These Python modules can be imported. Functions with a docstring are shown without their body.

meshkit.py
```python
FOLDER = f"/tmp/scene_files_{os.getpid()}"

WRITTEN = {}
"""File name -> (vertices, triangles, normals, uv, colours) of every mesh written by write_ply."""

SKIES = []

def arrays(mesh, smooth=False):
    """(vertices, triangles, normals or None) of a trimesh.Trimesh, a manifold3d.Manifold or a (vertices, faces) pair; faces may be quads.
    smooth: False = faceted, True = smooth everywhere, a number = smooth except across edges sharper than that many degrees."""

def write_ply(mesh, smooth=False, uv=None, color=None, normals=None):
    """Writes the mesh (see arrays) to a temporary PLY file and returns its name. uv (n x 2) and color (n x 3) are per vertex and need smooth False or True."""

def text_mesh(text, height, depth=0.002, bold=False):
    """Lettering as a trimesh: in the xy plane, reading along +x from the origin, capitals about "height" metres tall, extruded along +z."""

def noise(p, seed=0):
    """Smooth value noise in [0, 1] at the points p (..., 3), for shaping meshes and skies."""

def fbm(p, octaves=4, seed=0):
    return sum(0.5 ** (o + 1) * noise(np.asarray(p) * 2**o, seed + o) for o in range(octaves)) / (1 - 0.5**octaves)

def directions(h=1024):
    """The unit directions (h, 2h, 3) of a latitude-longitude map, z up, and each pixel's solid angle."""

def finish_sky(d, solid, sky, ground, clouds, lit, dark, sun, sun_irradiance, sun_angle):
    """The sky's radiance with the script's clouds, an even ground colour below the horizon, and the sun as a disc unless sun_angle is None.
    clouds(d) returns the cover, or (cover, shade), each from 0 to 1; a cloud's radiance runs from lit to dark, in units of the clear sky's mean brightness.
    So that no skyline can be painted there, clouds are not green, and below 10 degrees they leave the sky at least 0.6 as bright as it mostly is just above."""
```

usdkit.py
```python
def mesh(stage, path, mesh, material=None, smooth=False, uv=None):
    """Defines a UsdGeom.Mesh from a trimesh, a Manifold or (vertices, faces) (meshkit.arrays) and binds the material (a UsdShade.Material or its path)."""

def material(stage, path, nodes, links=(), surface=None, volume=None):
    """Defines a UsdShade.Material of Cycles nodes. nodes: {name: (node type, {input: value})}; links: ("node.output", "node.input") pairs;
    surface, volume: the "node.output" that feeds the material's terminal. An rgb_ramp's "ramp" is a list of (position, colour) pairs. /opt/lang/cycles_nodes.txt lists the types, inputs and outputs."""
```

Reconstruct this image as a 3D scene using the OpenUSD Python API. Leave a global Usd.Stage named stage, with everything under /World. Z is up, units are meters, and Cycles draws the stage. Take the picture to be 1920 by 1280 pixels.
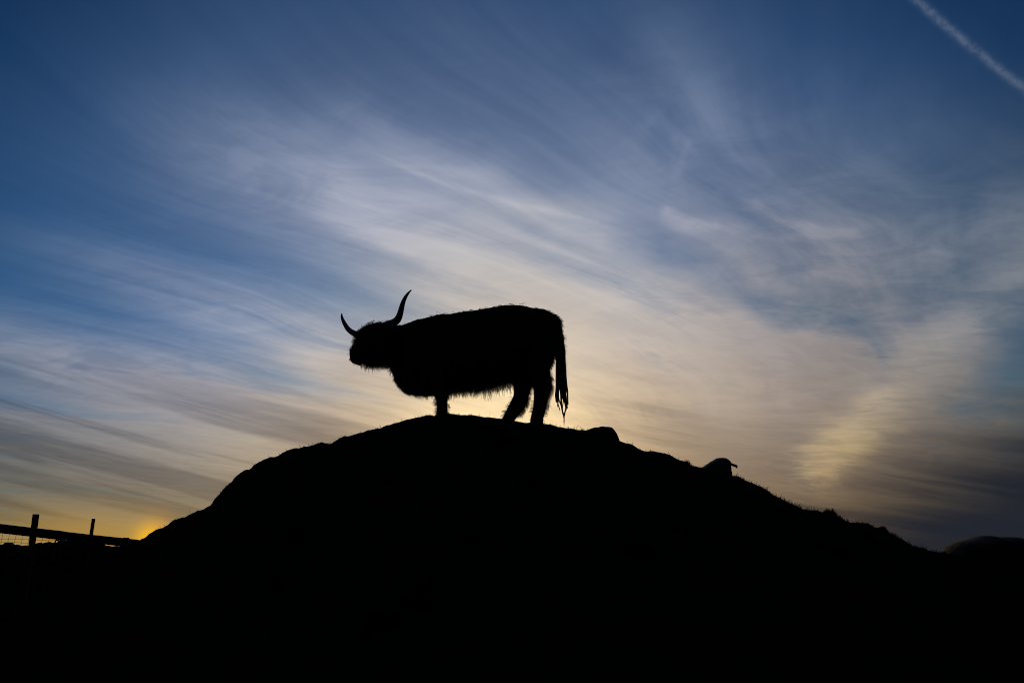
import math, random, numpy as np, trimesh, manifold3d, usdkit, meshkit
from pxr import Usd, UsdGeom, UsdLux, UsdShade, Gf, Sdf, Vt

stage = Usd.Stage.CreateInMemory()
UsdGeom.Xform.Define(stage, '/World')
LOOKS = '/World/Looks'

# ------------------------------------------------------------------ camera
EYE = np.array([0.0, 0.0, 0.9]); PITCH = math.atan(397 / 1400); FOC = 1400.0     # focal length in photo pixels (1920 wide)
cam = UsdGeom.Camera.Define(stage, '/World/camera')
cam.CreateHorizontalApertureAttr(36.0); cam.CreateFocalLengthAttr(FOC / 1920 * 36); cam.CreateFStopAttr(0.0)
cam.CreateExposureAttr(0.0)
cam.AddTranslateOp().Set(Gf.Vec3d(*EYE)); cam.AddRotateXYZOp().Set(Gf.Vec3f(90 + math.degrees(PITCH), 0, 0))

# ------------------------------------------------------------------ sky and sun
SUN_EL, SUN_AZ = math.radians(5.0), math.radians(-0.9)
SUN = np.array([math.sin(SUN_AZ) * math.cos(SUN_EL), math.cos(SUN_AZ) * math.cos(SUN_EL), math.sin(SUN_EL)])


class Graph:
    """Node graph written as arithmetic: every operation adds one node."""
    def __init__(g): g.nodes, g.links, g.k = {}, [], 0
    def node(g, kind, out, consts=None, **ins):
        g.k += 1; name = f'n{g.k}'; c = dict(consts or {})
        for key, val in ins.items():
            if isinstance(val, X): g.links.append((val.ref, f'{name}.{key}'))
            else: c[key] = val
        g.nodes[name] = (kind, c)
        return X(g, f'{name}.{out}')
    def m(g, op, a, b=None, c=None, clamp=False):
        ins = {'value1': a}
        if b is not None: ins['value2'] = b
        if c is not None: ins['value3'] = c
        return g.node('math', 'value', {'math_type': op, 'use_clamp': clamp}, **ins)
    def step(g, x, lo, hi):                         # smooth step, also downwards
        return g.node('map_range', 'result', {'range_type': 'smoothstep', 'clamp': True, 'from_min': lo, 'from_max': hi, 'to_min': 0.0, 'to_max': 1.0}, value=x)
    def noise(g, vec, scale, detail=5.0, rough=0.55, dist=0.0):
        return g.node('noise_texture', 'fac', {'dimensions': '3D', 'type': 'fBM', 'scale': scale, 'detail': detail, 'roughness': rough, 'distortion': dist}, vector=vec)
    def vec(g, x, y, z=0.0): return g.node('combine_xyz', 'vector', x=x, y=y, z=z)
    def ramp(g, x, stops): return g.node('rgb_ramp', 'color', {'ramp': stops}, fac=x)
    def mix(g, fac, a, b, kind='mix'): return g.node('mix', 'color', {'mix_type': kind}, fac=fac, color1=a, color2=b)
class X:
    def __init__(s, g, ref): s.g, s.ref = g, ref
    def __add__(s, o): return s.g.m('add', s, o)
    __radd__ = __add__
    def __sub__(s, o): return s.g.m('subtract', s, o)
    def __rsub__(s, o): return s.g.m('subtract', o, s)
    def __mul__(s, o): return s.g.m('multiply', s, o)
    __rmul__ = __mul__
    def __truediv__(s, o): return s.g.m('divide', s, o)


def build_sky():
    g = Graph()
    pos = g.node('geometry', 'position')
    pos = g.node('vector_math', 'vector', {'math_type': 'normalize'}, vector1=pos)
    cs = g.node('vector_math', 'value', {'math_type': 'dot_product', 'vector2': tuple(SUN)}, vector1=pos)
    th = g.m('arccosine', g.m('minimum', cs, 1.0)) * (180 / math.pi)            # degrees from the sun
    sep = g.node('separate_xyz', 'x', vector=pos); nm = sep.ref.split('.')[0]
    dx, dy, dz = X(g, nm + '.x'), X(g, nm + '.y'), X(g, nm + '.z')
    az = g.m('arctan2', dx, dy) * (180 / math.pi)
    el = g.m('arcsine', dz) * (180 / math.pi) - 0.33
    # cloud sheet: the view ray meets a layer overhead
    den = g.m('maximum', dz, 0.0) + 0.07
    px, py = dx / den, dy / den

    wn = g.node('noise_texture', 'color', {'dimensions': '3D', 'type': 'fBM', 'scale': 0.42, 'detail': 2.0, 'roughness': 0.5}, vector=g.vec(px, py, 21.0))
    ws = g.node('separate_color', 'r', color=wn); nm2 = ws.ref.split('.')[0]
    wx, wy = px + (X(g, nm2 + '.r') - 0.5) * 1.25, py + (X(g, nm2 + '.g') - 0.5) * 1.25

    def fibres(azim, along, across, seed, detail=6.0, rough=0.6, dist=0.3):
        a = math.radians(azim); s, c = math.sin(a), math.cos(a)
        u = wx * s + wy * c; v = wx * c - wy * s
        return g.noise(g.vec(u * along, v * across, seed), 1.0, detail, rough, dist)

    wob1 = g.noise(g.vec(az * 0.09, el * 0.09, 3.3), 1.0, 3.0) - 0.5
    wob2 = g.noise(g.vec(az * 0.09, el * 0.09, 9.1), 1.0, 3.0) - 0.5
    azw, elw = az + wob1 * 5.0, el + wob2 * 3.2

    def streak(pts, w, s, soft=True):               # a cloud bank along a polyline of (azimuth, elevation)
        A, B = (azw, elw) if soft else (az, el)
        out = None
        for (x0, y0), (x1, y1) in zip(pts, pts[1:]):
            ex, ey = x1 - x0, y1 - y0; L2 = ex * ex + ey * ey
            ax, ay = A - x0, B - y0
            t = g.m('multiply', ax * ex + ay * ey, 1 / L2, clamp=True)
            qx, qy = ax - t * ex, ay - t * ey
            d2 = qx * qx + qy * qy
            out = d2 if out is None else g.m('minimum', out, d2)
        return g.m('exponent', out * (-1 / (w * w))) * s

    fa = fibres(40, 0.30, 2.2, 1.7)                 # long fibres, upper left to lower right
    fa2 = fibres(31, 0.5, 4.2, 5.2, 6.0, 0.58, 0.6)
    fb = fibres(28, 0.75, 1.9, 8.4, 7.0, 0.6, 1.1)                 # second set on the right, lower left to upper right
    right = g.step(az + el * -0.25, 6.0, 20.0)
    fib = g.mix(right, fa, fb); fib = g.node('rgb_to_bw', 'val', color=fib)
    fibc = g.step(fib, 0.30, 0.70)
    fine = g.step(fa2, 0.30, 0.72)
    fa3 = g.step(fibres(38, 0.9, 8.0, 11.0, 6.0, 0.62, 0.9), 0.26, 0.76)
    fb3 = g.step(fibres(62, 2.2, 5.5, 13.0, 7.0, 0.62, 1.4), 0.28, 0.74)
    tex = g.node('rgb_to_bw', 'val', color=g.mix(right, fa3, fb3))
    mott = g.step(g.noise(g.vec(px * 3.2 - py * 1.2, py * 5.0 + px * 1.4, 2.0), 1.0, 7.0, 0.62, 0.8), 0.34, 0.70)
    big = g.noise(g.vec(px * 0.55, py * 0.55, 4.4), 1.0, 2.0)

    # thin veil whose light falls off away from the sun
    veil = g.ramp(th * (1 / 60), [(0, (1,) * 3), (8 / 60, (.93,) * 3), (14 / 60, (.70,) * 3), (20 / 60, (.44,) * 3), (27 / 60, (.30,) * 3), (35 / 60, (.20,) * 3), (45 / 60, (.06,) * 3), (1, (.03,) * 3)])
    veil = g.node('rgb_to_bw', 'val', color=veil)
    cover = veil * (0.62 + 0.42 * fibc + 0.14 * fine + 0.08 * tex)
    # banks seen in the west
    banks = [                                               # polyline, width, strength, (fade from, to) in degrees of azimuth
        ([(-40, 29), (-24, 28), (-15, 25.5), (-2, 20.5), (6, 17)], 3.6, .54, (-36, -14)),
        ([(-28, 33.5), (-15, 31.5), (-5, 28), (7.5, 24.0)], 1.8, .30, (-22, -6)),
        ([(-42, 20), (-30, 18.5), (-17, 15), (-9, 12.5)], 2.0, .42, (-40, -16)),
        ([(-46, 14), (-38, 12.8), (-27, 11.4), (-17, 9.2)], 1.7, .85),
        ([(-46, 9.5), (-38, 8.5), (-25, 6.2), (-16, 5.0)], 1.1, .30),
        ([(12.8, 24.9), (14.4, 23.9), (18, 22.9), (26, 21.2)], 0.65, .22),
        ([(19.8, 24.6), (21.2, 23.4), (24.5, 21.6)], 0.5, .24),
        ([(14.6, 30.0), (13.9, 26.4)], 0.6, .05),
        ([(25, 20.5), (32, 19.5), (37, 20), (46, 22)], 2.6, .36),
        ([(20.5, 5.4), (25.0, 8.6), (29.5, 12.2), (36, 16), (46, 21)], 2.0, .62),
        ([(8, 15), (16, 13), (24, 13)], 3.6, .26),
        ([(13, 32), (22, 26.5), (31, 22.5), (40, 21)], 5.5, .26),
        ([(20, 19), (27, 16.5), (33, 17)], 3.0, .16),
    ]
    tot = None
    for b in banks:
        s = streak(*b[:3])
        if len(b) > 3: s = s * g.step(az + wob2 * 8.0, *b[3])
        tot = s if tot is None else tot + s
    dens = tot * (0.34 + 0.44 * fibc + 0.18 * fine + 0.13 * tex + 0.35 * mott * g.step(th, 14.0, 26.0))
    crisp = streak([(-15.5, 30.3), (-11.7, 29.1), (-4, 26.9), (2, 25.6), (7, 24.5)], 0.30, .15, False) * g.step(az, -18.0, -6.0) * (0.45 + 0.8 * tex) \
        + (streak([(12.9, 24.9), (14.2, 24.1), (16.5, 23.5)], .34, .17, False) + streak([(19.8, 24.6), (21.2, 23.3), (23.4, 22.5)], .36, .20, False) + streak([(14.9, 29.6), (13.9, 27.6), (14.3, 25.6)], .35, .08, False)) * (0.35 + 0.9 * tex) \
        + streak([(10.0, 14.6), (11.3, 15.1)], .28, .25, False) + streak([(5.6, 14.2), (8.3, 14.9)], .22, .16, False)
    # condensation trail high on the right
    cx = streak([(31.2, 37.5), (38.6, 27.6), (44, 19)], 0.27, 1.0, False)
    trail = cx * (0.35 + 0.9 * g.step(g.noise(g.vec(az * 1.6, el * 1.6, 0.0), 1.0, 5.0, 0.65), 0.30, 0.68)) * 0.36
    low = g.step(el + wob1 * 5.0, 16.0, 4.0) * (0.62 + 0.4 * fibc)
    west = streak([(16, 15), (22, 11), (28, 6)], 8.0, .46) * (0.50 + 0.5 * fibc + .2 * mott)
    gap = streak([(29.0, 7.6), (36, 11.0), (44, 14.5)], 1.7, .30) + streak([(27.0, 12.4), (29.5, 14.6), (30.5, 17)], 1.0, .06) + streak([(12, 22), (20, 17), (25, 15.5)], 1.4, .16)
    fan = streak([(22.2, 5.9), (25.2, 8.0), (28.6, 10.2)], 1.75, 1.0, False) + (tex - 0.5) * 0.36 + wob1 * 0.4
    fan = g.step(fan, 0.18, 0.85)
    patch = fan * (0.16 + 0.12 * fine)
    a = g.m('add', cover + dens + crisp + trail + low + west + patch, gap * -1.0, clamp=True)

    T = 1 / 60
    lit = g.ramp(th * T, [(0, (1.35, 1.12, .76)), (6 * T, (1.12, .93, .61)), (10 * T, (.72, .615, .48)), (14 * T, (.56, .50, .45)), (18 * T, (.50, .49, .51)),
                          (22 * T, (.41, .43, .52)), (28 * T, (.30, .34, .46)), (36 * T, (.20, .26, .38)), (46 * T, (.13, .18, .27)), (1, (.10, .14, .21))])
    warm = g.ramp(el * (1 / 20), [(0, (.9, .64, .23)), (.12, (.80, .60, .30)), (.3, (.80, .66, .45)), (.5, (.93, .84, .72)), (.75, (1, .98, .97)), (1, (1, 1, 1))])
    lit = g.mix(1.0, lit, warm, 'multiply')
    gray = g.step(az, 8.0, 26.0) * g.step(el, 34.0, 16.0)
    lit = g.mix(gray, lit, g.mix(1.0, lit, (.86, .77, .66), 'multiply'))
    lit = g.mix(west * 1.1, lit, g.mix(1.0, lit, (1.0, .86, .66), 'multiply'))
    S = g.node('sky_texture', 'color', {'sky_type': 'single_scattering', 'sun_disc': False, 'sun_elevation': SUN_EL, 'sun_rotation': SUN_AZ, 'aerosol_density': 0.4, 'ozone_density': 2.0})
    base = g.mix(1.0, S, (.085, .80, 1.62), 'multiply')       # radiance before the 0.05 of the background
    base = g.mix(gray, base, g.mix(1.0, base, (1.0, .80, .62), 'multiply'))
    base = g.mix(1.0, base, g.ramp(th * T, [(0, (1, 1, 1)), (24 * T, (1, 1, 1)), (37 * T, (.66, .82, .86)), (50 * T, (.12, .40, .46)), (1, (.14, .22, .27))]), 'multiply')
    clouds = g.mix(1.0, lit, (20.0, 20.0, 20.0), 'multiply')
    col = g.mix(a, base, clouds)
    # grey layers low over the horizon
    gl = g.noise(g.vec(az * 0.045 + el * 0.05, el * 0.62 + az * 0.135, 6.0), 1.0, 5.0, 0.55, 0.35)
    gm = g.step(gl, 0.42, 0.64) * g.step(el, 15.0, 8.0) * g.step(th, 4.0, 14.0)
    gm = gm * (1.0 - 0.85 * g.step(az, 8.0, 17.0) * g.step(el, 3.5, 7.0))
    gm = g.m('minimum', gm + streak([(-50, 6.5), (-36, 5.4), (-26, 3.6), (-19, 2.6)], 1.5, .55), 1.0)
    col = g.mix(gm * 0.72, col, g.mix(1.0, col, (.42, .43, .50), 'multiply'))
    col = g.mix(g.step(th, 42.0, 30.0), col, g.mix(1.0, col, g.ramp(tex * 0.5 + fine * 0.2 + mott * 0.3, [(.2, (.91, .92, .94)), (.5, (1, 1, 1)), (.85, (1.09, 1.08, 1.06))]), 'multiply'))
    col = g.mix(g.step(az, 4.0, 17.0) * g.step(el, 11.0, 4.0) * (1.0 - 0.8 * fan), col, g.mix(1.0, col, (.70, .70, .78), 'multiply'))
    # dark bank low on the right
    below = (az - 19.0) * 0.45 + 2.5 - el + (gl - 0.5) * 5.0 + wob1 * 3.0
    dk = g.step(below, -1.5, 6.5) * g.step(az, 8.0, 22.0)
    col = g.mix(dk * 0.95, col, (.26, .34, .54))
    # 22 degree halo pieces: two mock suns and the arc above
    def glow(ca, ce, wa, we, rgb, base):
        u, v = (az - ca) * (1 / wa), (el - ce) * (1 / we)
        k = g.m('exponent', (u * u + v * v) * -1.0)
        return g.mix(k, base, g.mix(1.0, base, tuple(20 * c for c in rgb), 'add'))
    def tint(ca, ce, wa, we, rgb, k, base):
        u, v = (az - ca) * (1 / wa), (el - ce) * (1 / we)
        return g.mix(g.m('exponent', (u * u + v * v) * -1.0) * k, base, tuple(20 * c for c in rgb))
    col = tint(-28.5, .2, 6.5, 2.2, (.50, .28, .045), .75, col)
    col = tint(-24.5, .9, .7, 1.2, (.62, .24, .05), .30, col)
    col = tint(-25.1, .55, .90, 1.0, (1.0, .50, .010), .95, col)
    bandm = streak([(21.0, 5.6), (25.2, 8.6), (29.5, 12.2), (36, 15.8), (46, 21)], 1.5, 1.0) * (0.35 + 0.4 * fine + 0.4 * mott) * g.step(az, 46.0, 24.0)
    col = g.mix(bandm, col, g.mix(1.0, col, (2.1, 1.75, 1.1), 'add'))
    fk = fan * (0.6 + 0.5 * mott) * g.step(az, 31.0, 24.5)
    col = g.mix(fk, col, g.mix(1.0, col, (1.6, 1.08, 0.22), 'add'))
    col = glow(24.4, 6.9, 2.0, 1.3, (.055, .036, .004), col)
    col = glow(22.5, 5.4, .8, 1.2, (.035, .010, .0), col)
    col = glow(2.5, 25.6, 5.0, 0.9, (.05, .04, .01), col)
    g.nodes['out'] = ('background_shader', {'strength': 0.05}); g.links.append((col.ref, 'out.color'))
    return usdkit.material(stage, LOOKS + '/sky_look', g.nodes, g.links, surface='out.background')


sky = UsdLux.DomeLight.Define(stage, '/World/sky')
UsdShade.MaterialBindingAPI.Apply(sky.GetPrim()).Bind(build_sky())
sky.GetPrim().SetCustomDataByKey('kind', 'structure')
sun = UsdLux.DistantLight.Define(stage, '/World/sun')
sun.CreateIntensityAttr(0.5); sun.CreateAngleAttr(0.5); sun.CreateColorAttr(Gf.Vec3f(1.0, .80, .55))
sun.GetPrim().CreateAttribute('inputs:normalize', Sdf.ValueTypeNames.Bool).Set(True)
sun.AddRotateXYZOp().Set(Gf.Vec3f(90 - math.degrees(SUN_EL), 0, 180 - math.degrees(SUN_AZ)))

# ------------------------------------------------------------------ helpers
rng = np.random.default_rng(7)
CP, SP = math.cos(PITCH), math.sin(PITCH)


def W(px, py, Y):
    """The world point at depth Y that the photo shows at (px, py)."""
    a, b = (px - 960) / FOC, (640 - py) / FOC
    y, z = CP - b * SP, SP + b * CP
    return EYE + np.array([a, y, z]) * (Y / y)


def proj(p):
    p = np.asarray(p, float) - EYE
    dep = p[..., 1] * CP + p[..., 2] * SP
    up = p[..., 2] * CP - p[..., 1] * SP
    return np.stack([960 + FOC * p[..., 0] / dep, 640 - FOC * up / dep], -1)


def thing(name, label=None, cat=None, group=None, kind=None, loc=None):
    x = UsdGeom.Xform.Define(stage, '/World/' + name)
    if loc is not None: x.AddTranslateOp().Set(Gf.Vec3d(*map(float, loc)))
    return tag(x.GetPrim(), label, cat, group, kind)


def tag(p, label=None, cat=None, group=None, kind=None):
    for k, v in (('label', label), ('category', cat), ('group', group), ('kind', kind)):
        if v: p.SetCustomDataByKey(k, v)
    return p


def add(path, mesh, mat, smooth=40): return usdkit.mesh(stage, '/World/' + path, mesh, LOOKS + '/' + mat, smooth=smooth).GetPrim()


def curves(path, strands, widths, mat):
    """Hair or wire: a list of (n, 3) point rows with one width per point."""
    c = UsdGeom.BasisCurves.Define(stage, '/World/' + path)
    c.CreateTypeAttr('linear'); c.CreateWrapAttr('nonperiodic')
    c.CreateCurveVertexCountsAttr(Vt.IntArray.FromNumpy(np.array([len(s) for s in strands], np.int32)))
    c.CreatePointsAttr(Vt.Vec3fArray.FromNumpy(np.vstack(strands).astype(np.float32)))
    c.CreateWidthsAttr(Vt.FloatArray.FromNumpy(np.concatenate(widths).astype(np.float32))); c.SetWidthsInterpolation('vertex')
    UsdShade.MaterialBindingAPI.Apply(c.GetPrim()).Bind(UsdShade.Material.Get(stage, LOOKS + '/' + mat))
    return c.GetPrim()


def look(name, ramp, scale, rough=0.9, bump=0.0, detail=6.0, spec=0.2, stretch=(1, 1, 1)):
    nodes = {"t": ("texture_coordinate", {}), "m": ("mapping", {"scale": stretch}), "n": ("noise_texture", {"scale": scale, "detail": detail, "roughness": 0.6}),
             "r": ("rgb_ramp", {"ramp": ramp}), "p": ("principled_bsdf", {"roughness": rough, "specular_ior_level": spec})}
    links = [("t.object", "m.vector"), ("m.vector", "n.vector"), ("n.fac", "r.fac"), ("r.color", "p.base_color")]
    if bump:
        nodes["b"] = ("bump", {"strength": 0.7, "distance": bump}); links += [("n.fac", "b.height"), ("b.normal", "p.normal")]
    return usdkit.material(stage, LOOKS + '/' + name, nodes, links, surface="p.BSDF")


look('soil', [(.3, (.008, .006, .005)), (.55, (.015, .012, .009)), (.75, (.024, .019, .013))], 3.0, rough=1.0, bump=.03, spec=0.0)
look('turf', [(.3, (.009, .011, .006)), (.6, (.016, .019, .009)), (.8, (.026, .022, .013))], 1.4, rough=1.0, bump=.03, spec=0.0)
look('dry_grass', [(.3, (.03, .027, .012)), (.7, (.06, .05, .028))], 4.0, rough=1.0, spec=0.0)
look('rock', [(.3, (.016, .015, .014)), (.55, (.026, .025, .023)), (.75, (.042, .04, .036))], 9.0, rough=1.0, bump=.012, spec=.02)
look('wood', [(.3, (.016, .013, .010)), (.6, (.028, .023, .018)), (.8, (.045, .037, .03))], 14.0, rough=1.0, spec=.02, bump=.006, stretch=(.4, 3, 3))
look('bark', [(.3, (.025, .02, .015)), (.6, (.05, .04, .03)), (.8, (.08, .065, .05))], 16.0, bump=.01)
look('wire', [(.3, (.03, .03, .03)), (.7, (.06, .056, .05))], 30.0, rough=.9, spec=.05)
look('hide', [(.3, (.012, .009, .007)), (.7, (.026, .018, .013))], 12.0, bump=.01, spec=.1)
look('horn', [(.3, (.05, .04, .027)), (.7, (.10, .08, .055))], 10.0, rough=.45, stretch=(3, 3, 1))
look('dark_horn', [(.3, (.02, .017, .014)), (.7, (.05, .042, .034))], 20.0, rough=.5)
usdkit.material(stage, LOOKS + '/eye', {"p": ("principled_bsdf", {"base_color": (.008, .005, .004), "roughness": .08})}, surface="p.BSDF")
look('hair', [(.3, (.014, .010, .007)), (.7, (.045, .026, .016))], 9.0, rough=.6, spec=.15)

# ------------------------------------------------------------------ ground sheet
r = np.concatenate([np.linspace(0, 30, 90), np.geomspace(31, 6000, 70)])
na = 180; ang = np.linspace(0, 2 * np.pi, na, endpoint=False)
gx, gy = (r[:, None] * np.cos(ang)).ravel(), (r[:, None] * np.sin(ang)).ravel() + 6
gz = (meshkit.fbm(np.stack([gx * .35, gy * .35, gx * 0], -1), 4, 3) - .5) * .16 * np.clip(1.2 - np.hypot(gx, gy) / 80, 0, 1) - .05
i, j = np.meshgrid(np.arange(len(r) - 1), np.arange(na), indexing='ij')
quad = np.stack([i * na + j, (i + 1) * na + j, (i + 1) * na + (j + 1) % na, i * na + (j + 1) % na], -1).reshape(-1, 4)
tag(add('ground', (np.stack([gx, gy, gz], -1), quad), 'turf', True), kind='structure')

# ------------------------------------------------------------------ the mound
RIDGE = np.array([(-200, 1260), (20, 1150), (120, 1082), (200, 1058), (232, 1036), (246, 1021), (260, 1011.5), (276, 1005.5), (292, 994), (313, 984), (329, 973.5), (348, 967), (375, 954), (385, 948), (395, 943), (406, 927), (417, 919),
                  (427, 911), (436, 902), (445, 894), (456, 887), (466, 882), (471, 876), (476, 870), (486, 863), (495, 858), (508, 855), (522, 851), (535, 846), (564, 839.5), (597, 834.5), (620, 827.5), (650, 818), (675, 810),
                  (702, 806), (720, 801), (737, 794), (760, 789), (780, 783), (800, 780), (817, 778.5), (839, 776), (870, 776), (895, 779.5), (935, 785), (965, 789), (990, 792.5), (1020, 794.5), (1057, 800), (1097, 806), (1130, 816), (1158, 825),
                  (1169, 829), (1183, 833), (1196, 840), (1210, 844), (1233, 848), (1252, 851), (1262, 855.5), (1277, 861), (1290, 864), (1296, 872), (1315, 877), (1345, 884), (1369, 890), (1387, 894), (1404, 903), (1425, 911),
                  (1437, 917.5), (1450, 929), (1472, 939), (1488, 946), (1508, 953.5), (1532, 956.5), (1541, 960), (1550, 957.5), (1562, 960), (1570, 970), (1597, 979.5), (1626, 982), (1641, 989), (1652, 988.5), (1660, 991), (1667, 1001), (1693, 1012), (1714, 1023), (1743, 1031), (1779, 1037),
                  (1840, 1050), (1950, 1085), (2200, 1180)], float)
nx, ny = 1150, 230
A_ = np.concatenate([np.linspace(-1.0, -.74, 40), np.linspace(-.738, .74, 1060), np.linspace(.744, 1.1, 50)])   # columns fan out, rows run in depth
MY = np.concatenate([np.linspace(2.2, 6.6, 70), np.linspace(6.62, 8.6, 110), np.linspace(8.65, 13.5, 50)])
gA, gY = np.meshgrid(A_, MY, indexing='ij'); gX = gA * gY
crest_x = lambda x: 7.5 + .035 * (x - .3) ** 2 * (np.abs(x) < 9) + .12 * np.sin(x * .9)
crest_a = np.full(nx, 7.5)
for _ in range(20): crest_a = .5 * crest_a + .5 * crest_x(A_ * crest_a)
crest = crest_a
rough_ = (meshkit.fbm(np.stack([gX * 1.1, gY * 1.1, gX * 0], -1), 4, 11) - .5) * .26 + (meshkit.fbm(np.stack([gX * 5, gY * 5, gX * 0], -1), 3, 5) - .5) * .07
t = gY - crest_x(gX)
core = np.clip(np.abs(t) - .25, 0, None)                                   # a narrow flat top, then rounding slopes
G = np.where(t < 0, np.exp(-(core / (2.7 + .2 * np.sin(gX * 1.3))) ** 2 * 1.15), np.exp(-(core / 2.6) ** 2 * 1.15))
near_top = np.exp(-(t / .55) ** 2)
TX = A_ * crest
tz = np.array([W(px, np.interp(px, RIDGE[:, 0], RIDGE[:, 1]), c)[2] for px, c in zip(960 + FOC * TX / (crest * CP + .25), crest)])
tz = np.clip(tz, -.4, None)
from scipy.ndimage import gaussian_filter1d
from scipy.interpolate import RegularGridInterpolator, LinearNDInterpolator
tzs = gaussian_filter1d(tz, 22)
o = np.argsort(TX); Z0 = np.interp(gX, TX[o], tzs[o]) * G
Z0 = Z0 + rough_ * (1 - .85 * near_top) * np.clip(Z0, 0, 1)
corr = np.zeros(nx); NOISE = (meshkit.fbm(np.stack([A_ * 62, A_ * 0, A_ * 0], -1), 5, 8) - .5) * 8.0 * np.clip(1 - (A_ + .05) * 3, .65, 1.6)
for _ in range(26):                                                        # nudge the crest until its outline is the photo's
    cs_ = gaussian_filter1d(corr, 16)
    Z = Z0 + cs_[:, None] * G + (corr - cs_)[:, None] * near_top
    q = proj(np.stack([gX, gY, Z], -1)); k = q[..., 1].argmin(1); ar = np.arange(nx)
    want = np.interp(q[ar, k, 0], RIDGE[:, 0], RIDGE[:, 1]) + NOISE
    if _ in (5, 9): near_top = np.exp(-((gY - gaussian_filter1d(gY[ar, k], 8)[:, None]) / .42) ** 2); corr = gaussian_filter1d(corr, 16)
    corr = np.clip(corr + (q[ar, k, 1] - want) * gY[ar, k] / FOC * .7, -1.2, 1.2)
Z = np.where((gA < -.98) | (gA > 1.06) | (gY < 2.4) | (gY > 13.2), np.minimum(Z, -.3), Z)
height = RegularGridInterpolator((A_, MY), Z, bounds_error=False, fill_value=0.0)
H = lambda x, y: float(height((x / y, y)))
i, j = np.meshgrid(np.arange(nx - 1), np.arange(ny - 1), indexing='ij')
quad = np.stack([i * ny + j, (i + 1) * ny + j, (i + 1) * ny + j + 1, i * ny + j + 1], -1).reshape(-1, 4)
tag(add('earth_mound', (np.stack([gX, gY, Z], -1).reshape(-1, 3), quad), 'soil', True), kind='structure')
CPX = q[ar, k, 0]; CYS = gaussian_filter1d(gY[ar, k], 8)


def ridge_at(px):
    """Crest point (x, y, z) below the photo column px."""
    a, y = float(np.interp(px, CPX, A_)), float(np.interp(px, CPX, CYS)); return np.array([a * y, y, H(a * y, y)])


# ------------------------------------------------------------------ the cow
YC = 7.5
M3 = manifold3d.Manifold


def ball(p, r, seg=20): return M3.sphere(float(r), seg).translate([float(v) for v in p])
def chain(pts): return [M3.batch_hull([ball(*a), ball(*b)]) for a, b in zip(pts, pts[1:])]
def S(px, py, Y, rpx): return (W(px, py, Y), rpx / FOC * (Y + .2))          # a joint from the photo: place and radius in photo pixels


def loft(rings):
    n = len(rings[0]); v = np.vstack([rings[0].mean(0)[None], *rings, rings[-1].mean(0)[None]]); f = []
    for a in range(len(rings) - 1):
        for b in range(n):
            c, d = 1 + a * n + b, 1 + a * n + (b + 1) % n
            f += [(c, d, d + n), (c, d + n, c + n)]
    last = len(v) - 1
    for b in range(n):
        f += [(0, 1 + (b + 1) % n, 1 + b), (last, last - n + b, last - n + (b + 1) % n)]
    m = trimesh.Trimesh(v, f, process=False)
    if m.volume < 0: m.invert()
    return M3(manifold3d.Mesh(np.asarray(m.vertices, np.float32), np.asarray(m.faces, np.uint32)))


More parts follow.
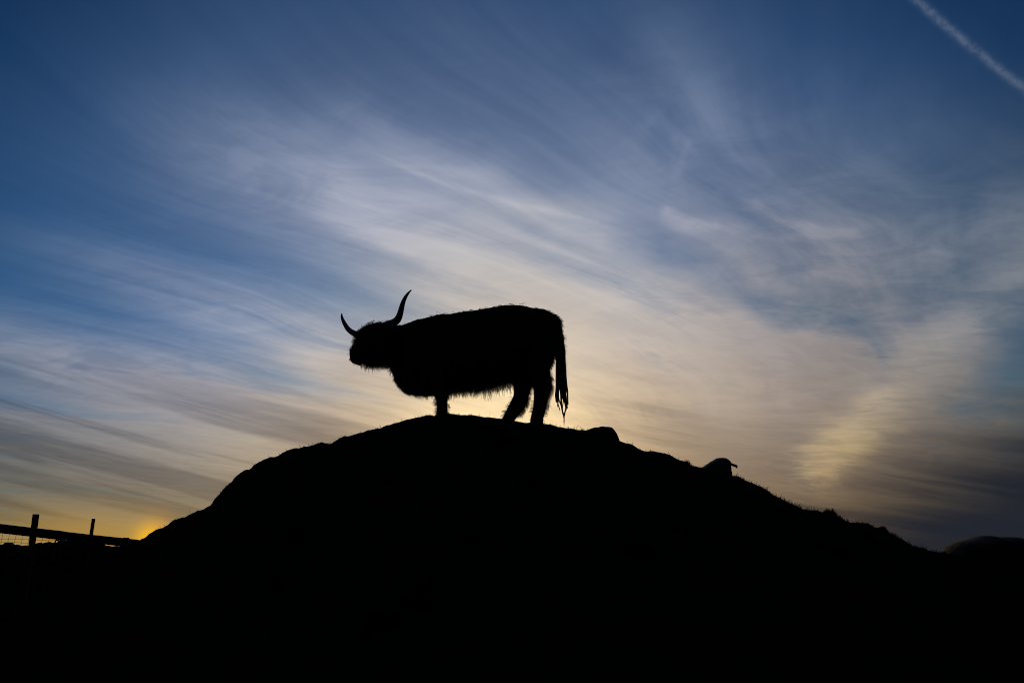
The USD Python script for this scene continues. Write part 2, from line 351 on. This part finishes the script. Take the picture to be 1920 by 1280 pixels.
# trunk: (photo column, top, bottom, half width in metres)
TRUNK = [(722, 612, 678, .13), (735, 611, 694, .17), (750, 610.5, 718, .20), (765, 607, 731, .235), (782, 601, 738, .26), (800, 596, 741, .28), (820, 592, 739, .29), (845, 590, 733, .30), (870, 586, 728, .33), (895, 583.5, 727, .35),
         (920, 578.5, 724, .36), (945, 574.5, 717, .355), (970, 574, 712, .33), (990, 578, 708, .31), (1010, 581, 703, .28), (1028, 585, 690, .23), (1040, 592, 670, .17), (1048, 604, 645, .10)]
rings = []
for px, top, bot, hw in TRUNK:
    a, b = W(px, top, YC), W(px, bot, YC)
    mid, h = (a + b) / 2, (a[2] - b[2]) / 2
    tt = math.tan(math.asin((mid - EYE)[2] / np.linalg.norm(mid - EYE)))
    h = math.sqrt(max(h * h - (hw * tt) ** 2, (.6 * h) ** 2))
    u = np.linspace(0, 2 * np.pi, 36, endpoint=False); e = 2 / 2.3
    rings.append(np.stack([np.full(36, mid[0]), YC + hw * np.sign(np.cos(u)) * np.abs(np.cos(u)) ** e, mid[2] + h * np.sign(np.sin(u)) * np.abs(np.sin(u)) ** e], -1))
parts = [loft(rings)]


def foot(px, Y):
    x = W(px, 785, Y)[0]; return np.array([x, Y, H(x, Y)])


def leg(joints, px, Y, rfoot):
    f = foot(px, Y); rf = rfoot / FOC * (Y + .2)
    return chain([S(*q) for q in joints] + [(f + [0, 0, rf * 1.6], rf), (f + [0, 0, rf * .75], rf * 1.05)])


n_, f_ = YC - .15, YC + .17
parts += leg([(822, 690, n_, 26), (826, 735, n_, 15), (829, 752, n_, 10.2)], 828, n_, 9.6)
parts += leg([(826, 690, f_, 26), (829, 735, f_, 14), (829, 752, f_, 9.6)], 829, f_, 9.2)
parts += leg([(1010, 640, n_, 32), (1006, 690, n_, 25), (1018, 724, n_, 16.5), (1014, 750, n_, 12.5), (1011.5, 770, n_, 11.2)], 1006.5, n_, 11.2)
parts += leg([(1000, 640, f_, 30), (984, 690, f_, 23), (979, 728, f_, 15), (977, 746, f_, 14.0), (966, 765, f_, 13.5)], 951.5, f_, 12)
parts += chain([S(1021, 721, n_, 12), S(1025, 724, n_, 10.5), S(1024, 736, n_, 8)])       # point of the hock
# neck, dewlap, head turned a little towards the viewer
parts += chain([S(790, 655, YC, 48), S(752, 655, YC - .02, 40), S(722, 647, YC - .08, 36)])
parts += chain([S(716, 640, YC - .12, 36), S(703, 641, YC - .20, 35), S(690, 650, YC - .28, 27), S(676, 661, YC - .35, 16.5)])
parts += chain([S(676, 660, YC - .35, 16), S(667, 665, YC - .40, 11.0)])
parts += chain([S(706, 657, YC - .22, 31), S(694, 664, YC - .26, 22), S(682, 669, YC - .32, 14)])
parts += chain([S(668, 662, YC - .43, 8), S(666, 668, YC - .37, 9.5)])
parts += chain([S(662, 660, YC - .42, 6.5), S(668, 652, YC - .38, 9)]) + chain([S(664, 672, YC - .39, 7), S(674, 676, YC - .33, 9)])
parts += chain([S(772, 690, YC, 34), S(783, 717, YC, 25), S(803, 722, YC, 22)])
parts += chain([S(748, 690, YC, 16), S(756, 712, YC, 12), S(772, 726, YC, 12)])
# tail root
parts += chain([S(1036, 600, YC, 12), S(1046, 610, YC + .01, 8), S(1050, 632, YC + .02, 5.5), S(1051, 670, YC + .02, 4.5), S(1053, 705, YC + .02, 3.0)])
body = M3.batch_boolean(parts, manifold3d.OpType.Add).refine_to_length(.035)
mm = body.to_mesh(); bm = trimesh.Trimesh(mm.vert_properties[:, :3], mm.tri_verts, process=True)
trimesh.smoothing.filter_taubin(bm, lamb=.5, nu=.51, iterations=14)
bv = np.array(bm.vertices); bn = np.array(bm.vertex_normals)
clump = meshkit.fbm(bv * [9, 9, 5], 3, 2) - .5
bm.vertices = bv + bn * (clump * .03)[:, None]
cow = thing('highland_cow', 'long-haired highland cow standing on top of the mound, head turned left', 'cow')
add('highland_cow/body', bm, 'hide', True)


def tube(pts, seg=14):
    """A closed tapering tube through (point, radius) pairs, splined."""
    from scipy.interpolate import CubicSpline
    P = np.array([p for p, _ in pts]); R = np.array([q for _, q in pts]); s = np.r_[0, np.cumsum(np.linalg.norm(np.diff(P, axis=0), axis=1))]
    k = np.linspace(0, s[-1], 28); C = CubicSpline(s, P)(k); Rr = np.interp(k, s, R); T = CubicSpline(s, P)(k, 1); T /= np.linalg.norm(T, axis=1)[:, None]
    a = np.cross(T[0], [0, 0, 1.0]); a /= np.linalg.norm(a); rings = []
    for c, q, tt in zip(C, Rr, T):
        a = a - tt * (a @ tt); a /= np.linalg.norm(a); b = np.cross(tt, a); u = np.linspace(0, 2 * np.pi, seg, endpoint=False)
        rings.append(c + q * (np.cos(u)[:, None] * a + np.sin(u)[:, None] * b))
    return loft(rings)


add('highland_cow/horn', tube([S(722, 611, 7.32, 7), S(734, 606, 7.24, 7.2), S(744.5, 600, 7.17, 7.2), S(750.5, 587, 7.11, 5.8), S(754.5, 571, 7.06, 4.7), S(761.5, 555, 7.01, 3.2), S(771.5, 543.5, 6.97, 1.1)]), 'horn', True)
add('highland_cow/horn_001', tube([S(690, 626, 7.36, 6.8), S(667, 626, 7.56, 5.9), S(653.5, 617.5, 7.64, 4.9), S(645, 604.5, 7.69, 3.7), S(641.5, 596, 7.71, 2.7), S(641, 587.5, 7.73, 1.0)]), 'horn', True)


def ear(pts, flat):
    m = M3.batch_hull([ball(*S(*q), 12) for q in pts]); v = trimesh.Trimesh(m.to_mesh().vert_properties[:, :3], m.to_mesh().tri_verts); v = v.subdivide()
    c = v.vertices.mean(0); d = np.array(flat, float); d /= np.linalg.norm(d); w = v.vertices - c
    v.vertices = c + w - np.outer(w @ d, d) * .55
    return v


add('highland_cow/ear', ear([(733, 622, 7.22, 5), (742, 627, 7.12, 7), (752, 633, 7.05, 3)], (0, .4, 1)), 'hide', True)
add('highland_cow/ear_001', ear([(690, 632, 7.46, 5), (684, 634, 7.54, 6), (677, 638, 7.62, 3)], (0, .4, 1)), 'hide', True)
for k, q in enumerate([(708, 636, 7.12, 3.2), (671, 636, 7.36, 3.2)]):
    p, rr = S(*q); e = trimesh.creation.icosphere(3, rr); e.apply_translation(p); add('highland_cow/eye' + ('_%03d' % k if k else ''), e, 'eye', True)
for k, (px, Y, rf) in enumerate([(828, n_, 9.6), (829, f_, 9.2), (1006, n_, 10.2), (948, f_, 11)]):
    f = foot(px, Y); q = rf / FOC * (Y + .2); hs = []
    for s in (-1, 1):                                                      # two claws
        top = [ball(f + [dx * q, s * q * .5 + 0, q * 1.1], q * .42, 12) for dx in (-.35, .5)]
        bot = [ball(f + [dx * q, s * q * .55, q * .2], q * .5, 12) for dx in (-.95, .55)]
        hs.append(M3.batch_hull(top + bot))
    add('highland_cow/hoof' + ('_%03d' % k if k else ''), M3.batch_boolean(hs, manifold3d.OpType.Add), 'dark_horn', 30)

# coat: locks of hair grown from the body
area_pts, fi = trimesh.sample.sample_surface(bm, 6500, seed=3)
fn = bm.face_normals[fi]; pp = proj(area_pts)
strands, widths = [], []
fringe, fringe_w = [], []


def lock(root, nrm, length, count, spread, droop, out, store, wstore, w0=.0032, wave=.012, lean=(0, 0, 0)):
    for _ in range(count):
        o = root + rng.normal(0, spread, 3) - nrm * .012
        L = length * rng.uniform(.6, 1.15); d0 = nrm * out + np.array(lean) + rng.normal(0, .16, 3); d0 /= np.linalg.norm(d0)
        n = 6; pts = [o]; ph = rng.uniform(0, 6.28); side = rng.normal(0, 1, 3); side[2] = 0
        for s in range(1, n):
            u = s / (n - 1); d = d0 * (1 - u * droop) + np.array([0, 0, -1.0]) * u * droop; d /= np.linalg.norm(d)
            pts.append(pts[-1] + d * L / (n - 1) + side * wave * math.sin(ph + u * 7) / n)
        store.append(np.array(pts)); wstore.append(w0 * np.linspace(1, .35, n))


for p, n, (px, py) in zip(area_pts, fn, pp):
    under = max(0.0, -n[2]); legs_ = py > 742
    head = px < 735
    hoofzone = py > 780
    if legs_:
        lock(p, n, .02 if hoofzone else .05, 3, .010, .55, .8, strands, widths, .0042, .006)
    elif head:
        front = px < 672 and py > 640
        lock(p, n, .018 if front else .055, 4, .012, .75, .35, strands, widths, .0042, .01)
    elif under > .35 and 842 < px < 970:
        lock(p, n, .075 + .05 * rng.random(), 3, .008, .7, .7, fringe, fringe_w, .0042, .02)
    else:
        lock(p, n, .05, 4, .010, .6, .34, strands, widths, .0045, .008, (.75, 0, -.25))
# long belly fringe, brisket, forelock, hock feathers as the outline shows them
for px in np.arange(846, 968, 1.1):
    base = np.interp(px, [846, 860, 885, 915, 940, 962], [739, 733, 731, 727, 719, 712]) - 4
    long_ = np.interp(px, [846, 870, 900, 908, 918, 925, 945, 966], [8, 9, 9, 17, 19, 11, 13, 16])
    for yy in (rng.uniform(-.17, .17), rng.uniform(-.1, .1)):
        lock(W(px, base, YC + yy), np.array([0, 0, -1.0]), long_ * .0075 * rng.choice([.5, .8, 1.2, 1.7], p=[.3, .35, .25, .1]), 3, .005, .5, .8, fringe, fringe_w, .0046, .06, (.12 * rng.normal(), 0, 0))
for px, py in zip(np.linspace(742, 772, 30), np.interp(np.linspace(742, 772, 30), [742, 750, 760, 772], [710, 722, 730, 736])):
    lock(W(px, py - 3, YC + rng.uniform(-.1, .1)), np.array([-.6, 0, -.8]), .05, 3, .008, .5, .9, strands, widths, .003, .02)
for px in np.linspace(776, 815, 36):
    lock(W(px, 739, YC + rng.uniform(-.12, .12)), np.array([0, 0, -1.0]), .045, 2, .008, .3, .9, strands, widths, .0024, .03, (.1, 0, 0))
for px in np.linspace(676, 728, 44):
    lock(W(px, np.interp(px, [676, 684, 728], [682, 688, 688]), YC - .25 + rng.uniform(-.08, .08)), np.array([0, 0, -1.0]), .03, 3, .008, .5, .9, strands, widths, .003, .01, (-.15, 0, 0))
for _ in range(60):                                                        # poll and forelock
    px = rng.uniform(668, 738); lock(W(px, np.interp(px, [668, 685, 702, 715, 738], [627, 615, 607, 605, 611]), YC - .2 + rng.uniform(-.06, .06)), np.array([-.3, -.3, .9]), .06, 3, .012, .9, .5, strands, widths, .003, .012, (-.5, -.2, 0))
for _ in range(34):
    py = rng.uniform(628, 655); lock(W(np.interp(py, [628, 640, 655], [668, 664, 660]), py, YC - .36), np.array([-.6, -.3, 0]), .035, 2, .008, .8, .7, strands, widths, .0026, .012)
for _ in range(70):                                                        # feathers behind the hind shanks
    py = rng.uniform(716, 776); e = np.interp(py, [716, 728, 745, 776], [1030, 1032, 1025, 1018])
    lock(W(e, py, n_ + rng.uniform(-.04, .04)), np.array([.9, 0, -.2]), .065, 4, .008, .7, .8, strands, widths, .0026, .02)
    py = rng.uniform(742, 776); e = np.interp(py, [742, 760, 776], [990, 984, 974])
    lock(W(e, py, f_ + rng.uniform(-.04, .04)), np.array([.8, 0, -.3]), .06, 4, .008, .7, .8, strands, widths, .0026, .02)
topx, topy = [r_[0] for r_ in TRUNK], [r_[1] for r_ in TRUNK]
for px in rng.uniform(752, 1046, 330):                                     # shaggy clumps along the back and rump
    if meshkit.fbm(np.array([[px / 16, 0, 0]]), 2, 6)[0] < .46: continue
    lock(W(px, np.interp(px, topx, topy) + 1.5, YC + rng.normal(0, .05)), np.array([0, 0, 1.0]), rng.uniform(.045, .075), 6, .005, .5, .5, strands, widths, .0050, .01, (.8, 0, 0))
for px in rng.uniform(738, 770, 110):                                      # ragged chest
    lock(W(px, np.interp(px, [735, 742, 750, 760, 772], [698, 712, 724, 732, 737]), YC + rng.uniform(-.1, .1)), np.array([-.5, 0, -.8]), .045, 4, .005, .5, .6, strands, widths, .0045, .015, (.1, 0, 0))
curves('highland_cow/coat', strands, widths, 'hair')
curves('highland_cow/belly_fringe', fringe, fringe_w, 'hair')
# tail switch: wavy locks hanging to the ground
ts, tw = [], []
KN = [600, 625, 655, 690, 720, 740, 760, 780, 797]
LEFT = [1040, 1043, 1043.5, 1043.5, 1043, 1043, 1046, 1051, 1056]
RIGHT = [1050, 1054, 1058.5, 1060, 1062, 1064, 1065, 1062, 1058]
for lk in range(12):
    u = (lk + .5) / 12 + rng.normal(0, .03); end = [756, 764, 770, 776, 790, 799, 794, 778, 784, 771, 766, 760][lk]
    ph = rng.uniform(0, 6.28); amp = rng.uniform(1.2, 2.8); dep = rng.normal(0, .035); splay = rng.normal(0, 1.4) + (u - .5) * 4
    for _ in range(44):
        e = end - abs(rng.normal(0, 9)); st = rng.uniform(598, 670); ys = np.linspace(st, e, 18); j = rng.normal(0, .055); pts = []
        for y in ys:
            k = min(1, max(0, (y - 712) / 45)); v = u + j * (1 - .62 * k)
            x = np.interp(y, KN, LEFT) * (1 - v) + np.interp(y, KN, RIGHT) * v + k * (amp * math.sin(ph + y * .11) + splay * math.sin((y - 712) / 42)) + rng.normal(0, .07)
            pts.append(W(x, y, YC + .02 + dep + .03 * math.sin(ph * 2 + y * .05)))
        ts.append(np.array(pts)); tw.append(.0040 * np.linspace(1, .5, 18))
for _ in range(160):                                                       # short hair flicking off the tail's outer edge
    y = rng.uniform(598, 690); lock(W(np.interp(y, KN, RIGHT) - 3, y, YC + .02), np.array([.7, 0, -.4]), .06, 2, .006, .9, .7, ts, tw, .003, .01)
curves('highland_cow/tail_switch', ts, tw, 'hair')

# ------------------------------------------------------------------ stones, stump
def stone(seed, size, sub=3, rough=.18):
    m = trimesh.creation.icosphere(sub, 1.0); v = np.array(m.vertices)
    v = np.sign(v) * np.abs(v) ** .8
    v *= (1 + rough * (meshkit.fbm(v * 1.3 + seed * 7.7, 4, seed) - .5) * 2)[:, None]
    m.vertices = v * np.array(size) / 2
    return m


def outline(pts, Y, depth, seed, mat_rough=.05, seg=44):
    """A rock from the outline the photo shows of it: rounded in depth, closed all round, knobbly."""
    from shapely.geometry import Polygon
    q = np.array([W(x, y, Y)[[0, 2]] for x, y in pts]); c = q.mean(0)
    d = q - c; a = np.arctan2(d[:, 1], d[:, 0]); o = np.argsort(a); rad = np.hypot(*d.T)[o]; a = a[o]
    th = np.linspace(-np.pi, np.pi, seg, endpoint=False); R = np.interp(th, a, rad, period=2 * np.pi)
    lat = np.linspace(-np.pi / 2, np.pi / 2, 17)[1:-1]; rings = []
    for l in lat:
        s = math.cos(l) ** .62; x = np.stack([c[0] + R * np.cos(th) * s, np.full(seg, Y + depth * math.sin(l)), c[1] + R * np.sin(th) * s], -1)
        nz = meshkit.fbm(x * 6 + seed, 3, seed) - .5
        x[:, [0, 2]] = c + (x[:, [0, 2]] - c) * (1 + mat_rough * 2 * nz)[:, None]
        rings.append(x)
    return loft(rings)


add('boulder', outline([(1092, 812), (1103, 806), (1118, 803.5), (1133, 802.5), (1146, 804), (1152, 810), (1159, 823), (1163, 840), (1140, 858), (1100, 850), (1084, 828)], ridge_at(1128)[1] - .02, .24, 4), 'rock', True)
tag(stage.GetPrimAtPath('/World/boulder'), 'low smooth boulder on the ridge just right of the cow\'s tail', 'boulder')
add('boulder_001', outline([(1779, 1040), (1785, 1026), (1798, 1017), (1812, 1013), (1826, 1010), (1863, 1008), (1885, 1006.5), (1902, 1007), (1911, 1013), (1917, 1028), (1921, 1050), (1915, 1110), (1850, 1130), (1790, 1110), (1772, 1070)], 8.0, .42, 9, .022), 'rock', True)
tag(stage.GetPrimAtPath('/World/boulder_001'), 'big rounded boulder at the foot of the mound, far right', 'boulder')
sy = ridge_at(1345)[1]
tag(thing('tree_stump'), 'leaning tree stump with a snapped branch, on the right slope', 'stump')
add('tree_stump/stump', outline([(1308, 884), (1318, 875), (1327, 869), (1336, 863.5), (1342, 859.5), (1350, 858.5), (1358, 859), (1364, 863), (1368.5, 868), (1367.5, 875), (1368.5, 884), (1370, 892), (1368, 910), (1340, 915), (1312, 900)], sy, .17, 12, .02, 72), 'bark', True)
p0, p1, p2 = W(1358, 866, sy - .02), W(1370, 869.5, sy - .05), W(1380.5, 873.5, sy - .08)
add('tree_stump/broken_branch', M3.batch_hull([ball(p0, .015), ball(p1, .012)]) + M3.batch_hull([ball(p1, .012), ball(p2, .0125)]) + M3.batch_hull([ball(p2, .011), ball(p2 + [.004, 0, -.014], .006)]), 'bark', 40)

# ------------------------------------------------------------------ fence at the left
FY = 9.4
tag(thing('sheep_fence'), 'wooden rail fence with thin wire netting at the left edge', 'fence')


def beam(path, a, b, w, h, mat, seed=1, bend=.0, n=9, depth=.05):
    """A weathered timber from a to b: sagging, uneven, with chamfered edges."""
    a, b = np.array(a), np.array(b); d = (b - a); L = np.linalg.norm(d); d = d / L
    sd = np.array([0, 1.0, 0]); up = np.cross(sd, d); up /= np.linalg.norm(up)
    sq = np.array([(-1, -.7), (-.7, -1), (.7, -1), (1, -.7), (1, .7), (.7, 1), (-.7, 1), (-1, .7)]); rings = []
    for k, u in enumerate(np.linspace(0, 1, n)):
        c = a + d * L * u + up * bend * math.sin(math.pi * u)
        j = 1 + .16 * (meshkit.noise(np.array([[u * L * 2.2 + .3, seed * 3.3, .5]]), seed)[0] - .5)
        rings.append(c + sq[:, :1] * sd * depth + sq[:, 1:] * up * h / 2 * j)
    add(path, loft(rings), mat, 25)


PXM = FOC / (FY + .15)
def post(path, top, foot_px, wpx, seed, bend=.0):
    t_, f_ = W(*top, FY), W(*foot_px, FY); f_[2] = -.15; f_[0] = t_[0] + (f_[0] - t_[0]) * 1.0
    beam(path, f_, t_, 0, wpx / PXM, 'wood', seed, bend, 12, wpx / PXM / 2)


post('sheep_fence/post', (67.5, 963.5), (60.5, 1024), 8.6, 2, .012)
post('sheep_fence/post_001', (175.5, 972), (169, 1010), 4.9, 3)
post('sheep_fence/post_002', (236.5, 1007.5), (234, 1040), 8.6, 4)
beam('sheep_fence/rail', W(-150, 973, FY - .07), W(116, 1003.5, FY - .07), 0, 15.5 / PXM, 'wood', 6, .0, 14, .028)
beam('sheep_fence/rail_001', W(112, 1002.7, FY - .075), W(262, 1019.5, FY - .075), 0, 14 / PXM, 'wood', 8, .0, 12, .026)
wk = 0
def wire(pts, rad=.0019):
    global wk
    n = 'sheep_fence/wire' + ('_%03d' % wk if wk else ''); wk += 1
    curves(n, [np.array(pts)], [np.full(len(pts), rad * 2)], 'wire')
for dy in (14, 21, 30, 41):
    wire([W(x, 995 + dy + x * .035 + .6 * math.sin(x * .09 + dy), FY + .05) for x in np.linspace(-120, 150, 24)])
for x in np.arange(-110, 150, 12.5):
    wire([W(x + 3.5 - k * 1.3 + .5 * math.sin(k + x), 997 + (x + 4) * .06 + k * 7, FY + .055) for k in range(8)])

# dry stone wall behind the fence
tag(thing('dry_stone_wall'), 'low rough wall of piled field stones behind the fence', 'wall')
WY = 13.0; ws = 0
TOP = np.array([(-220, 1024), (-60, 1022), (0, 1026), (8, 1019), (18, 1018.5), (22, 1022.5), (38, 1023.5), (55, 1026), (68, 1021), (84, 1018), (98, 1019), (108, 1018), (116, 1014), (122, 1012.5), (140, 1013), (152, 1015), (172, 1014), (186, 1019), (196, 1024), (208, 1027), (222, 1025), (230, 1022), (262, 1024), (300, 1030)], float)
x = -62.0
while x < 300:
    wpx = rng.uniform(11, 21); top = np.interp(x + wpx / 2, TOP[:, 0], TOP[:, 1]); y = top
    while True:
        hpx = rng.uniform(10, 16) + .05 * (y - top); c = W(x + wpx / 2 + rng.normal(0, .8), y + hpx / 2, WY + rng.normal(0, .04))
        if c[2] < -.1 or ws > 298: break
        m = stone(20 + ws % 9, np.array([wpx * 1.22, 26, hpx * 1.25]) / FOC * WY, 2, .22)
        m.apply_transform(trimesh.transformations.rotation_matrix(rng.normal(0, .2), [0, 1, 0])); m.apply_translation(c)
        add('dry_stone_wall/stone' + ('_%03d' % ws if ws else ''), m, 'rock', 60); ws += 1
        y += hpx * .92
    x += wpx * .92
bs = W(103.5, 1024, 12.6)
add('dead_branch', tube([(W(103, 1026, 12.6), .012), (W(103, 1016, 12.6), .011), (W(106, 1012, 12.6), .011), (W(112, 1015, 12.6), .010), (W(119, 1018.5, 12.6), .012)], 8), 'bark', True)
tag(stage.GetPrimAtPath('/World/dead_branch'), 'thin bent branch hooked over the stone wall behind the fence', 'branch')

# ------------------------------------------------------------------ grass
def blades(spec):
    """spec: rows of (root, length, width, lean direction, lean amount). Three triangles a blade."""
    V, Fc = [], []
    for root, L, w, az_, ln in spec:
        d = np.array([math.cos(az_), math.sin(az_), 0]); s = np.array([-d[1], d[0], 0]) * w / 2
        if rng.random() < .6: s = np.array([w / 2, 0, 0])
        k = len(V); mid = root + d * L * .4 * ln + [0, 0, L * .6 * (1 - .5 * ln)]; tip = root + d * L * ln + [0, 0, L * (1 - .75 * ln)]
        V += [root - s, root + s, mid - s * .7, mid + s * .7, tip]; Fc += [(k, k + 1, k + 3), (k, k + 3, k + 2), (k + 2, k + 3, k + 4)]
    return np.array(V), np.array(Fc)


spec = []
xs, ys = rng.uniform(-6.5, 7.2, 60000), rng.uniform(2.6, 10.5, 60000)
dens = meshkit.fbm(np.stack([xs * 1.6, ys * 1.6, xs * 0], -1), 3, 31)
for x, y, d in zip(xs, ys, dens):
    c = abs(y - crest_x(x))
    if d < .52 - .10 * (x > 1.6): continue
    if c > .8 and rng.random() > .45: continue
    L = rng.uniform(.015, .04) * (1.25 if x > 1.6 else .8) * (1 + 2 * max(0, d - .6))
    spec.append((np.array([x, y, H(x, y) - .006]), L, .0045, rng.uniform(0, 6.28), rng.uniform(.1, .9)))
for px in np.concatenate([rng.uniform(300, 560, 40), rng.uniform(560, 830, 80), rng.uniform(1020, 1100, 60), rng.uniform(840, 940, 14), rng.uniform(1170, 1300, 40), rng.uniform(1380, 1500, 160), rng.uniform(1470, 1760, 420)]):
    p = ridge_at(px); y = p[1] + rng.uniform(-.35, .1); z = H(p[0], y)
    spec.append((np.array([p[0], y, z - .005]), rng.uniform(.025, .09), .0050, rng.choice([0, math.pi]) + rng.normal(0, .5), rng.uniform(.35, 1.15)))
tag(add('grass', blades(spec), 'dry_grass', False), 'short dry grass and straw scattered over the mound', 'grass', kind='stuff')
TUFTS = [(1288, 11, 6, 'spiky grass tuft on the ridge just left of the tree stump'), (1553, 16, 8, 'rounded grass tuft halfway down the right slope'), (1654, 16, 7, 'grass tuft low on the right slope, nearest the big boulder'), (1222, 6, 5, 'tiny grass tuft on the ridge between low boulder and tree stump')]
for k, (px, half, hgt, lab) in enumerate(TUFTS):
    p = ridge_at(px); sp = []
    for _ in range(int(170 * half / 12)):
        u = np.clip(rng.normal(0, .5), -1, 1); x = p[0] + u * half * .0057; y = p[1] - .12 + rng.normal(0, .06)
        L = hgt * .0057 * max(.25, math.sqrt(max(0, 1 - (u / 1.25) ** 2))) * rng.uniform(.7, 1.25)
        sp.append((np.array([x, y, H(x, y) - .02]), L + .02, .006, (0 if u > 0 else math.pi) + rng.normal(0, .7), min(1, abs(u)) * .6 + rng.uniform(0, .25)))
    bv_, bf_ = blades(sp); clod = trimesh.creation.icosphere(2, 1.0); cx = np.median(bv_, 0)
    cv = np.array(clod.vertices) * [half * .0062, .10, .05]; cv[:, 2] += [H(p[0] + a_, p[1] - .12 + b_) - .052 for a_, b_ in cv[:, :2]]; cv[:, :2] += [p[0], p[1] - .12]
    tuft = (np.vstack([bv_, cv]), np.vstack([bf_, np.array(clod.faces) + len(bv_)]))
    n = 'grass_tuft' + ('_%03d' % k if k else '')
    tag(add(n, tuft, 'dry_grass', False), lab, 'grass tuft', 'grass tufts along the right slope')
